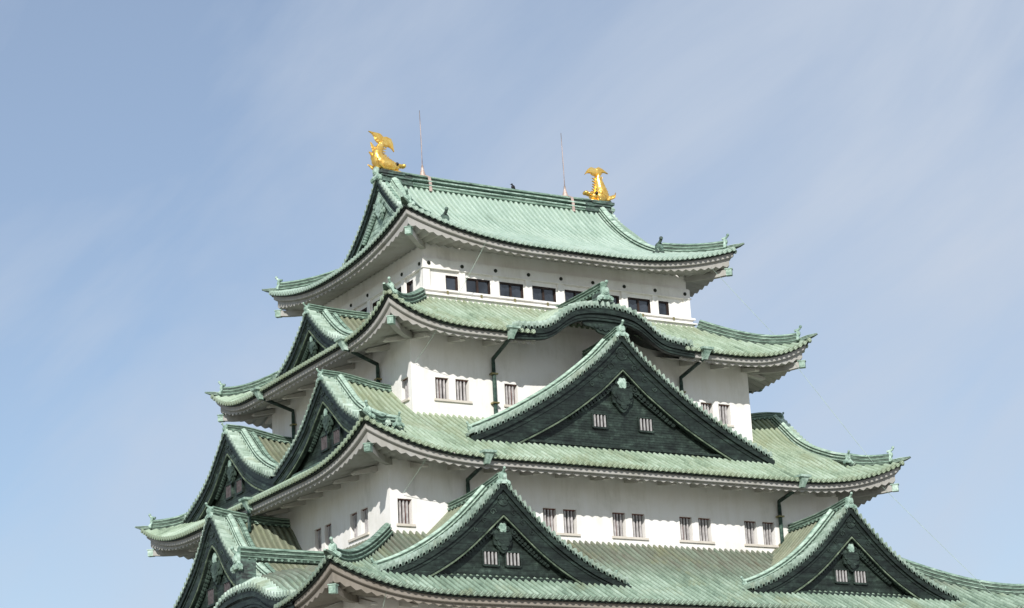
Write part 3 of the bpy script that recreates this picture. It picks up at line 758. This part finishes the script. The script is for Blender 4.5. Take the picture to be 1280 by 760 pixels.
# ---- top ridge
mr_ = MB()
pts = [Vector((-7.75+15.5*i/20, 0, 6.55+.12*abs((i-10)/10)**3)) for i in range(21)]
mr_.sweep(pts[1:-1], ridge_prof(.95, 1.16)); 
x = -7.3
while x < 7.3:
    for sg in (-1, 1): mr_.disc((x, sg*.42, 6.56), (0, sg, -.3), .09, .10, 8)
    x += PITCH_T
main_ridge = mr_.build('main_ridge', [M['ridge'], M['recess']], keep)
for sg in (-1, 1):
    e = MB(); e.sweep([Vector((sg*5.9, 0, 6.60)), Vector((sg*6.7, 0, 6.62)), Vector((sg*7.85, 0, 6.69))], ridge_prof(1.0, 1.14)); e.build('stained_ridge_end', M['ridge_dark'], main_ridge)
for z_, y_ in ((7.22, .60), (6.96, .62)):
    for sg in (-1, 1):
        c_ = MB(); c_.tube([(-5.9+11.8*i/6, sg*y_, z_) for i in range(7)], .05, 6); c_.build('ridge_rail', M['ornament'], main_ridge)
# kudarimune (descending ridges) and end gables of the top roof
def GA(s, f): return rA.H(8.81-abs(s))+rA.lift(rA.A-f, 8.81-abs(s))*.6 if abs(s) < 8.8 else rA.z0
def crest(face): pass
for face in ('x-', 'x+'):
    gA = gable(keep, face, 0, XV_A, 6.9, GA, 5.7, 5.7, surf=(0, 0), depth=(.95, .62), zb=2.75, wall_in=.40, gegyo=.72, ridge=(.8, .5), ridge_back=7.0, kud=False, carve='board_light', mould='board_light', wallm='board_light', dark='board', oni_s=.85, horn=0)
    for sg in (-1, 1):
        kb = MB(); T = FM(face); ff = 7.12
        kb.sweep([T(sg*(.35+(6.3-.35)*i/18), ff, GA(sg*(.35+(6.3-.35)*i/18), ff)+.02) for i in range(19)], ridge_prof(.42, .50)); kb.build('descending_ridge', [M['ridge_pale'], M['recess']], gA)
        kb = MB(); kb.sweep([T(sg*(.45+(5.4-.35)*i/18), ff+.50, GA(sg*(.45+(5.4-.35)*i/18), ff)+.04) for i in range(19)], ridge_prof(.22, .22)); kb.build('slope_rib', [M['ridge'], M['recess']], gA)
        oni(gA, T(sg*6.35, ff, GA(6.35, ff)+.05), T(sg, 0, 0)-T(0, 0, 0), .85, 1.1, 'descending_ridge_end', M['ridge_dark'])

# ---- roof B: small end gables, arched gables on the long sides
tabB = [(0, -1.36), (.8, -2.12), (1.5, -2.72), (2.3, -3.30), (3.2, -3.78), (4.0, -4.10), (5.2, -4.45)]
for face in ('x-', 'x+'):
    gable(keep, face, 0, 12.72, a5+.1, lambda s, f: lerp_tab(tabB, s), 4.75, 4.75, mt='tileG', depth=(1.15, .75), zb=-4.42, wall_in=.62, gegyo=.62, ridge=(.42, .48), oni_s=.5, drop=.1, carve='board_mid', dark='board', wallm='board', ridge_back=a5+.25)
kcB = [(0, -2.98), (1.0, -3.05), (1.9, -3.26), (2.6, -3.66), (3.2, -4.12), (3.8, -4.42), (4.6, -4.56), (6.0, -4.66)]
for face in ('y-', 'y+'):
    gable(keep, face, -.25, 11.50, b4+.0, lambda s, f: lerp_tab(kcB, s)+.16*(11.50-f), 5.75, 5.75, kind='arch', mt='tileB', depth=(.82, .68), gegyo=.95, ridge=(.45, .60), ridge_back=b5+.3, kud=False, oni_s=.80, ridge_z=-2.15)
# ---- roof C: paired end gables, one wide gable on each long side
def GC(sgn):
    def g(s, f):
        # s>0 away from the centre on the side sgn
        e = 14.66-6.3-abs(s)
        w = max(0, min(1, (f-(a4+WT))/3.3)); w = w*w*(3-2*w)
        return rC.H(max(e, 0))*(1-w)+w*lerp_tab(tabCv, s)
    return g
for face in ('x-', 'x+'):
    for sgn in (-1, 1):
        SLr = (6.6, 6.3) if sgn < 0 else (6.3, 6.6)
        gable(keep, face, 6.3*sgn, XV_C, a4+.1, GC(sgn), SLr[0], SLr[1], surf=(1 if sgn > 0 else 0, 1 if sgn < 0 else 0), mt='tileG', depth=(1.35, .95), zb=-11.35, wall_in=.62, gegyo=.72,
              ridge=(.44, .46), oni_s=.5, dim=True, carve='board_mid', dark='board', wallm='board', ridge_back=a4+.25, kudS=((7.3, 6.0) if sgn < 0 else (6.0, 7.3)),
              wins=((-.75, -10.6, -9.9, .8), (.75, -10.6, -9.9, .8)))
tabC = [(0, -4.78), (1.2, -5.98), (2.1, -6.72), (3.0, -7.42), (4.0, -8.12), (5.0, -8.74), (6.0, -9.32), (7.0, -9.86), (8.0, -10.34), (9.0, -10.78), (9.8, -11.08)]
for face in ('y-', 'y+'):
    gable(keep, face, 0, 12.5, b4+.1, lambda s, f: lerp_tab(tabC, s), 9.55, 9.55, mt='tileG', depth=(2.05, 1.45), zb=-11.05, wall_in=.6, gegyo=1.0, ridge=(.46, .53), oni_s=.66, drop=.42, dark='dark', ridge_back=b4+.25,
          wins=((-1.42, -9.90, -9.24, .84), (1.50, -9.90, -9.24, .84)))
# ---- roof D: two gables on each long side, one wide gable and two arched gables on each end
tabD = [(0, -14.50), (.9, -15.42), (1.8, -16.30), (2.6, -16.98), (3.2, -17.42), (4.0, -17.94), (5.0, -18.48), (6.0, -18.90), (7.0, -19.24), (7.8, -19.48)]
for face in ('y-', 'y+'):
    for c in (-10.62, 10.62):
        gable(keep, face, c, 17.25, b3+.1, lambda s, f: lerp_tab(tabD, s), 7.1, 7.1, mt='tileG', depth=(1.75, 1.1), zb=-19.25, wall_in=.6, gegyo=.78, ridge=(.44, .50), oni_s=.62, drop=.42, dark='dark', ridge_back=b3+.25,
              wins=((-.62, -18.52, -17.90, .80), (.62, -18.52, -17.90, .80)))
tabDx = [(0, -13.25), (.6, -13.75), (1.5, -14.85), (2.3, -15.62), (3.2, -16.30), (4.3, -17.05), (6.0, -17.95), (7.5, -18.60), (9.0, -19.12)]
for face in ('x-', 'x+'):
    gable(keep, face, 0, 18.7, a3+.1, lambda s, f: lerp_tab(tabDx, s), 8.6, 8.6, mt='tileG', depth=(1.7, 1.2), zb=-18.9, wall_in=.6, gegyo=.9, ridge=(.48, .53), oni_s=.62, drop=.42, dim=True, carve='board_mid', dark='board', wallm='board', ridge_back=a3+.25,
          wins=((-1.1, -17.8, -17.0, .9), (1.1, -17.8, -17.0, .9)))
kcD = [(0, -18.80), (1.4, -18.88), (2.3, -19.08), (3.0, -19.40), (3.7, -19.66), (4.6, -19.88), (5.6, -19.98), (6.6, -20.04)]
for face in ('x-', 'x+'):
    for c in (-KD, KD):
        gable(keep, face, c, 20.85, a2-.6, lambda s, f: lerp_tab(kcD, s)+(1.2*(1-math.exp(-(20.85-f)/1.8))+.05*(20.85-f))*max(0, 1-abs(s)/5.2), 6.2, 6.2, kind='arch', mt='tileD', depth=(1.0, .78), gegyo=1.0, ridge=(.5, .68), ridge_back=a3+.3, kud=False, oni_s=.85, ridge_z=-17.25 if c < 0 else -17.75)

# ---- downpipes
def downpipe(p_eave, p_wall, zbot, out, parent):
    o = Vector(out); sd_ = o.cross(Vector((0, 0, 1))); e = Vector(p_eave); w_ = Vector(p_wall); mb = MB()
    T = lambda a, d, z: e+sd_*a+o*d+Vector((0, 0, z))
    hp = MB(); rows = []
    for z, r0, r1, sh in ((.22, .38, .26, .05), (.10, .36, .25, .04), (.05, .24, .20, 0), (-.28, .14, .14, -.10), (-.42, .12, .12, -.16)):
        rows.append([T(a, d+sh, z) for a, d in ((-r0, -r1), (r0, -r1), (r0, r1), (-r0, r1))])
    hp.grid(rows, close=True); hp.build('rain_hopper', M['ornament'], parent)
    mb.tube([e+Vector((0, 0, -.30))-o*.13, w_+Vector((0, 0, .14)), w_+Vector((0, 0, -.12)), Vector((w_.x, w_.y, zbot))], .108, 8)
    pp = mb.build('downpipe', M['pipe'], parent)
    z = w_.z-.7
    while z > zbot+.2:
        cl = MB(); cl.box((-.19, -.16, z-.04), (.19, .15, z+.04), 0, lambda a, d, zz: Vector((w_.x, w_.y, 0))+sd_*a+o*d+Vector((0, 0, zz))); cl.build('pipe_clip', M['brass'], pp); z -= 1.6
for y_s, f_ in ((-1, 'y-'), (1, 'y+')):
    downpipe((-6.25, y_s*11.5, -4.95), (-6.02, y_s*8.98, -5.95), -9.1, (0, y_s, 0), keep)
    downpipe((6.15, y_s*11.5, -4.95), (6.1, y_s*8.98, -5.95), -9.1, (0, y_s, 0), keep)
    downpipe((-9.95, y_s*14.72, -12.62), (-9.72, y_s*12.15, -13.45), -16.2, (0, y_s, 0), keep)
    downpipe((9.60, y_s*14.72, -12.62), (9.80, y_s*12.15, -13.45), -16.2, (0, y_s, 0), keep)
for x_s in (-1, 1):
    downpipe((x_s*13.65, -6.35, -4.92), (x_s*11.05, -5.25, -5.75), -8.8, (x_s, 0, 0), keep)
    downpipe((x_s*13.65, 4.60, -4.95), (x_s*11.05, 5.55, -5.75), -8.8, (x_s, 0, 0), keep)
    downpipe((x_s*16.85, -.75, -12.6), (x_s*16.75, -.85, -13.3), -14.2, (x_s, 0, 0), keep)
# thin earth cables from eave to eave
for p, q in (((-5.9, -8.7, .9), (-7.2, -7.2, -2.2)), ((-10.6, -11.3, -5.2), (-10.7, -8.9, -6.4)), ((-13.2, -14.5, -12.8), (-13.4, -12.1, -14.2)), ((-17.9, -18.6, -20.4), (-17.8, -16.5, -23.5)), ((9.0, -8.7, 1.1), (12.6, -10.2, -3.6)), ((12.4, -11.2, -4.9), (15.5, -13.7, -11.2)), ((15.4, -14.3, -12.6), (19.6, -18.0, -19.4))):
    cb = MB(); p, q = Vector(p), Vector(q); cb.tube([p.lerp(q, k/6)-Vector((0, 0, .03*math.sin(math.pi*k/6))) for k in range(7)], .012, 5); cb.build('earth_cable', M['cable'], keep)

# ================================================================ gilded fish on the ridge
def golden_fish(x, inward, lean, tail, label):
    """inward = +1 when the head looks along +x. Profile drawn in (d inwards, z up)"""
    z0 = 7.56
    root = empty('golden_fish_statue', (x, 0, z0), label, 'statue', 'golden fish on the ridge ends')
    T = lambda d, y, z: Vector((x+inward*d*1.06, y*1.15, z0+z*.97))
    ctl = [(.14, .36, .30, .34), (-.02, .42, .42, .42), (-.25, .42, .50, .46), (-.50*lean-.18, .62, .46, .42), (-.78*lean-.1, .88, .40, .36), (-.90*lean-.05, 1.18, .30, .28), (-.82*lean, 1.46, .25, .25), (-.66*lean, 1.72, .19, .20), (-.60*lean, 1.92, .12, .20), (-.56*lean, 2.04, .05, .16)]
    # resample smoothly
    path = []
    for i in range(len(ctl)-1):
        for j in range(3):
            t = j/3; path.append([ctl[i][k]*(1-t)+ctl[i+1][k]*t for k in range(4)])
    path.append(list(ctl[-1]))
    for _ in range(2):
        for i in range(1, len(path)-1): path[i] = [(path[i-1][k]+2*path[i][k]+path[i+1][k])/4 for k in range(4)]
    rows = []; nn = 16
    for i, (d, z, rr, ry) in enumerate(path):
        a = path[max(i-1, 0)]; b = path[min(i+1, len(path)-1)]
        tv = Vector((b[0]-a[0], 0, b[1]-a[1])).normalized(); nv = Vector((-tv.z, 0, tv.x))
        sc_ = 1+.08*(i % 2)                               # scaly rings
        rows.append([T(d+nv.x*rr*sc_*math.cos(2*math.pi*k/nn), ry*sc_*math.sin(2*math.pi*k/nn), z+nv.z*rr*sc_*math.cos(2*math.pi*k/nn)) for k in range(nn)])
    mb = MB(); mb.grid(rows, 0, None, True, True); mb.face([k for k in range(nn)]); mb.face([(len(rows)-1)*nn+k for k in range(nn)])
    # head: brow, snout with curled upper lip, heavy lower jaw, cheeks
    for c, r_, sq in (((.16, 0, .46), .34, (1.1, 1.0, .8)), ((.44, 0, .58), .24, (1.5, 1.2, .55)), ((.76, 0, .62), .16, (1.0, 1.6, .85)), ((.26, 0, .12), .27, (1.6, 1.25, .5)), ((.58, 0, .06), .19, (1.2, 1.4, .5)), ((-.15, .22, .25), .24, (1.2, .8, .9)), ((-.15, -.22, .25), .24, (1.2, .8, .9)), ((.08, .24, .60), .14, (1.4, .8, .6)), ((.08, -.24, .60), .14, (1.4, .8, .6))):
        p = T(*c); mb.ball((p.x, p.y, p.z), r_, 0, 12, 8, sq)
    body = mb.build('fish_body', M['gold'], root)
    def fin(name, poly, y0, th, splay=0.0, ridges=6):
        """ribbed fin: outline in (d, z); thickened, thinner at the rim"""
        f = MB(); n = len(poly)//2; A = poly[:n]; B = poly[n:][::-1]
        rws = []
        for sgn in (1, -1):
            for q in range(5):
                row = []
                for k in range(n):
                    t = q/4 if sgn == 1 else 1-q/4
                    d = A[k][0]*(1-t)+B[k][0]*t; z = A[k][1]*(1-t)+B[k][1]*t
                    rim = math.sin(math.pi*t)**.5*(1-.6*k/(n-1))
                    yy = y0+splay*k/(n-1)+sgn*th*(.18+.82*rim)*(1+.3*(q % 2))
                    row.append(T(d, yy, z))
                rws.append(row)
        f.grid(rws+[rws[0]], 0, None, False); return f.build(name, M['gold'], root)
    L_ = lean
    ox = -.58*L_
    for tip in tail:
        # each lobe: root near (ox, 1.95), sweeping to its tip with a scalloped edge
        (mx_, mz_), (tx, tz), wd = tip
        nseg = 7; A = []; B = []
        for k in range(nseg):
            t = k/(nseg-1); cx = (1-t)**2*ox+2*t*(1-t)*mx_+t*t*tx; cz = (1-t)**2*1.88+2*t*(1-t)*mz_+t*t*tz
            dx = 2*(1-t)*(mx_-ox)+2*t*(tx-mx_); dz = 2*(1-t)*(mz_-1.88)+2*t*(tz-mz_); l_ = math.hypot(dx, dz)
            ww = wd*(.55+.75*math.sin(math.pi*min(1, t*1.15)**.8))*(1-t**3*.92)*(1+.10*(k % 2))
            A.append((cx-dz/l_*ww, cz+dx/l_*ww)); B.append((cx+dz/l_*ww, cz-dx/l_*ww))
        fin('tail_fin', A+B[::-1], 0, .085)
    # breast fins (one each side), back fins, belly fin
    for s in (-1, 1):
        A = [(-.35, .10), (-.62, .16), (-.95, .34), (-1.22*max(L_, .75), .62)]; B = [(-.40, .52), (-.72, .50), (-.98, .60), (-1.26*max(L_, .75), .68)]
        fin('breast_fin', A+B[::-1], .22*s, .07, .30*s)
    A = [(-.95*L_-.10, 1.02), (-1.08*L_-.12, 1.30), (-1.12*L_-.16, 1.55), (-1.12*L_-.22, 1.86)]; B = [(-.75*L_-.0, 1.40), (-.86*L_-.05, 1.55), (-.98*L_-.10, 1.64), (-1.1*L_-.19, 1.88)]
    fin('belly_fin', A+B[::-1], 0, .07)
    A = [(-1.0*L_-.10, .80), (-1.12*L_-.2, .98), (-1.12*L_-.34, 1.22)]; B = [(-.9*L_-.05, 1.1), (-1.0*L_-.16, 1.18), (-1.1*L_-.30, 1.27)]
    fin('belly_fin', A+B[::-1], 0, .06)
    sp = MB()
    for i in range(6, 22, 2):
        d, z, rr, ry = path[i]; a = path[i-1]; b = path[i+1]; tv = Vector((b[0]-a[0], 0, b[1]-a[1])).normalized(); nv = Vector((tv.z, 0, -tv.x))
        p0 = (d+nv.x*rr*.8-tv.x*.10, z+nv.z*rr*.8-tv.z*.10); p1 = (d+nv.x*rr*.8+tv.x*.10, z+nv.z*rr*.8+tv.z*.10); p2 = (d+nv.x*(rr+.19)+tv.x*.12, z+nv.z*(rr+.19)+tv.z*.12)
        sp.prism([p0, p1, p2], lambda a_, y_, b_: T(a_, y_, b_), -.04, .04)
    sp.build('back_spines', M['gold'], root)
    for s in (-1, 1):
        e = MB(); p = T(.22, .30*s, .56); e.ball((p.x, p.y, p.z), .11, 0, 10, 8); e.build('eye', M['eye'], root)
    b = MB(); b.box((-.9, -.42, -.14), (.62, .42, .03), 0, T); b.build('statue_base', M['ridge_dark'], root)
    return root
golden_fish(-7.0, 1, .9, (((-.62, 2.36), (-1.30, 2.56), .24), ((-.05, 2.25), (.22, 1.46), .30)), 'golden fish statue with raised tail on the left end of the top ridge, leaning back')
golden_fish(7.17, -1, .22, (((-.16, 2.50), (-.86, 2.12), .22), ((.25, 2.45), (.74, 1.86), .22)), 'golden fish statue standing upright on the right end of the top ridge')

# ---- lightning rods
for x_, lab in ((-4.92, 'thin lightning rod on the ridge beside the left golden fish'), (4.88, 'thin lightning rod on the ridge beside the right golden fish')):
    t = empty('lightning_rod', (x_, 0, 7.75), lab, 'lightning rod', 'lightning rods on the top ridge')
    r_ = MB(); r_.tube([(x_, 0, 8.3), (x_, 0, 9.6), (x_-.02, 0, 11.0), (x_-.03, 0, 11.85)], .034, 7, 0, [1.2, 1, .8, .5]); r_.build('rod', M['rod'], t)
    c = MB(); c.tube([(x_, 0, 7.66), (x_, 0, 7.78), (x_, 0, 8.12), (x_, 0, 8.4)], .2, 10, 0, [1, .95, .45, .25]); c.build('rod_cone', M['pinkcopper'], t)
    for y in (-1, 1):
        s_ = MB(); s_.sweep([(x_+.15, y*.16, 7.74), (x_+.15, y*.52, 7.52), (x_+.15, y*.62, 7.1), (x_+.15, y*.64, 6.6)], [(-.09, -.02), (.09, -.02), (.09, .02), (-.09, .02)])
        s_.build('strap', M['pinkcopper'], t)
# ---- birds
def bird(loc, label, flying=False, s=1.0):
    t = empty('bird', loc, label, 'bird'); x, y, z = loc; b = MB()
    b.ball((x, y, z+.15*s), .10*s, 0, 10, 8, (1.0 if not flying else 2.0, 1, 1.35 if not flying else .8)); b.ball((x-.05*s, y, z+.32*s) if not flying else (x-.22*s, y, z+.17*s), .062*s, 0, 8, 6)
    b.prism([(-.10, .33), (-.20, .30), (-.10, .29)] if not flying else [(-.27, .18), (-.36, .16), (-.27, .14)], lambda a, d, zz: Vector((x+a*s, y+d*s, z+zz*s)), -.012, .012)
    b.prism([(.06, .10), (.22, -.06), (.14, -.08), (.0, .04)] if not flying else [(.15, .17), (.42, .2), (.42, .14), (.15, .12)], lambda a, d, zz: Vector((x+a*s, y+d*s, z+zz*s)), -.04, .04)
    b.build('bird_body', M['bird'], t)
    for sg in (-1, 1):
        wg = MB()
        poly = [(-.02, .26), (.08, .20), (.12, .02), (.02, .06)] if not flying else [(-.08, 0), (-.02, .42), (.10, .40), (.10, 0)]
        if flying: wg.prism([(a, b_) for a, b_ in poly], lambda a, d, zz: Vector((x+a*s, y+sg*(zz+.05)*s, z+.17*s+d*s+zz*.35*s)), -.01, .01)
        else: wg.prism(poly, lambda a, d, zz: Vector((x+a*s, y+sg*.09*s+d*s, z+zz*s)), -.015, .015)
        wg.build('wing', M['bird'], t)
bird((1.2, 0, 7.70), 'small black bird perched on the middle of the top ridge')
bird((36.34, 5.00, -13.75), 'tiny dark bird flying in the sky beyond the right gable', True, .45)

# ---- ground sheet
g = MB(); n = 24; S = 4000
coords = [math.copysign((abs(i)/n)**2.2*S, i) for i in range(-n, n+1)]
g.grid([[(x, y, GROUND) for x in coords] for y in coords]); go = g.build('ground', M['ground']); go['kind'] = 'structure'; go['label'] = 'pale gravel ground around the castle'
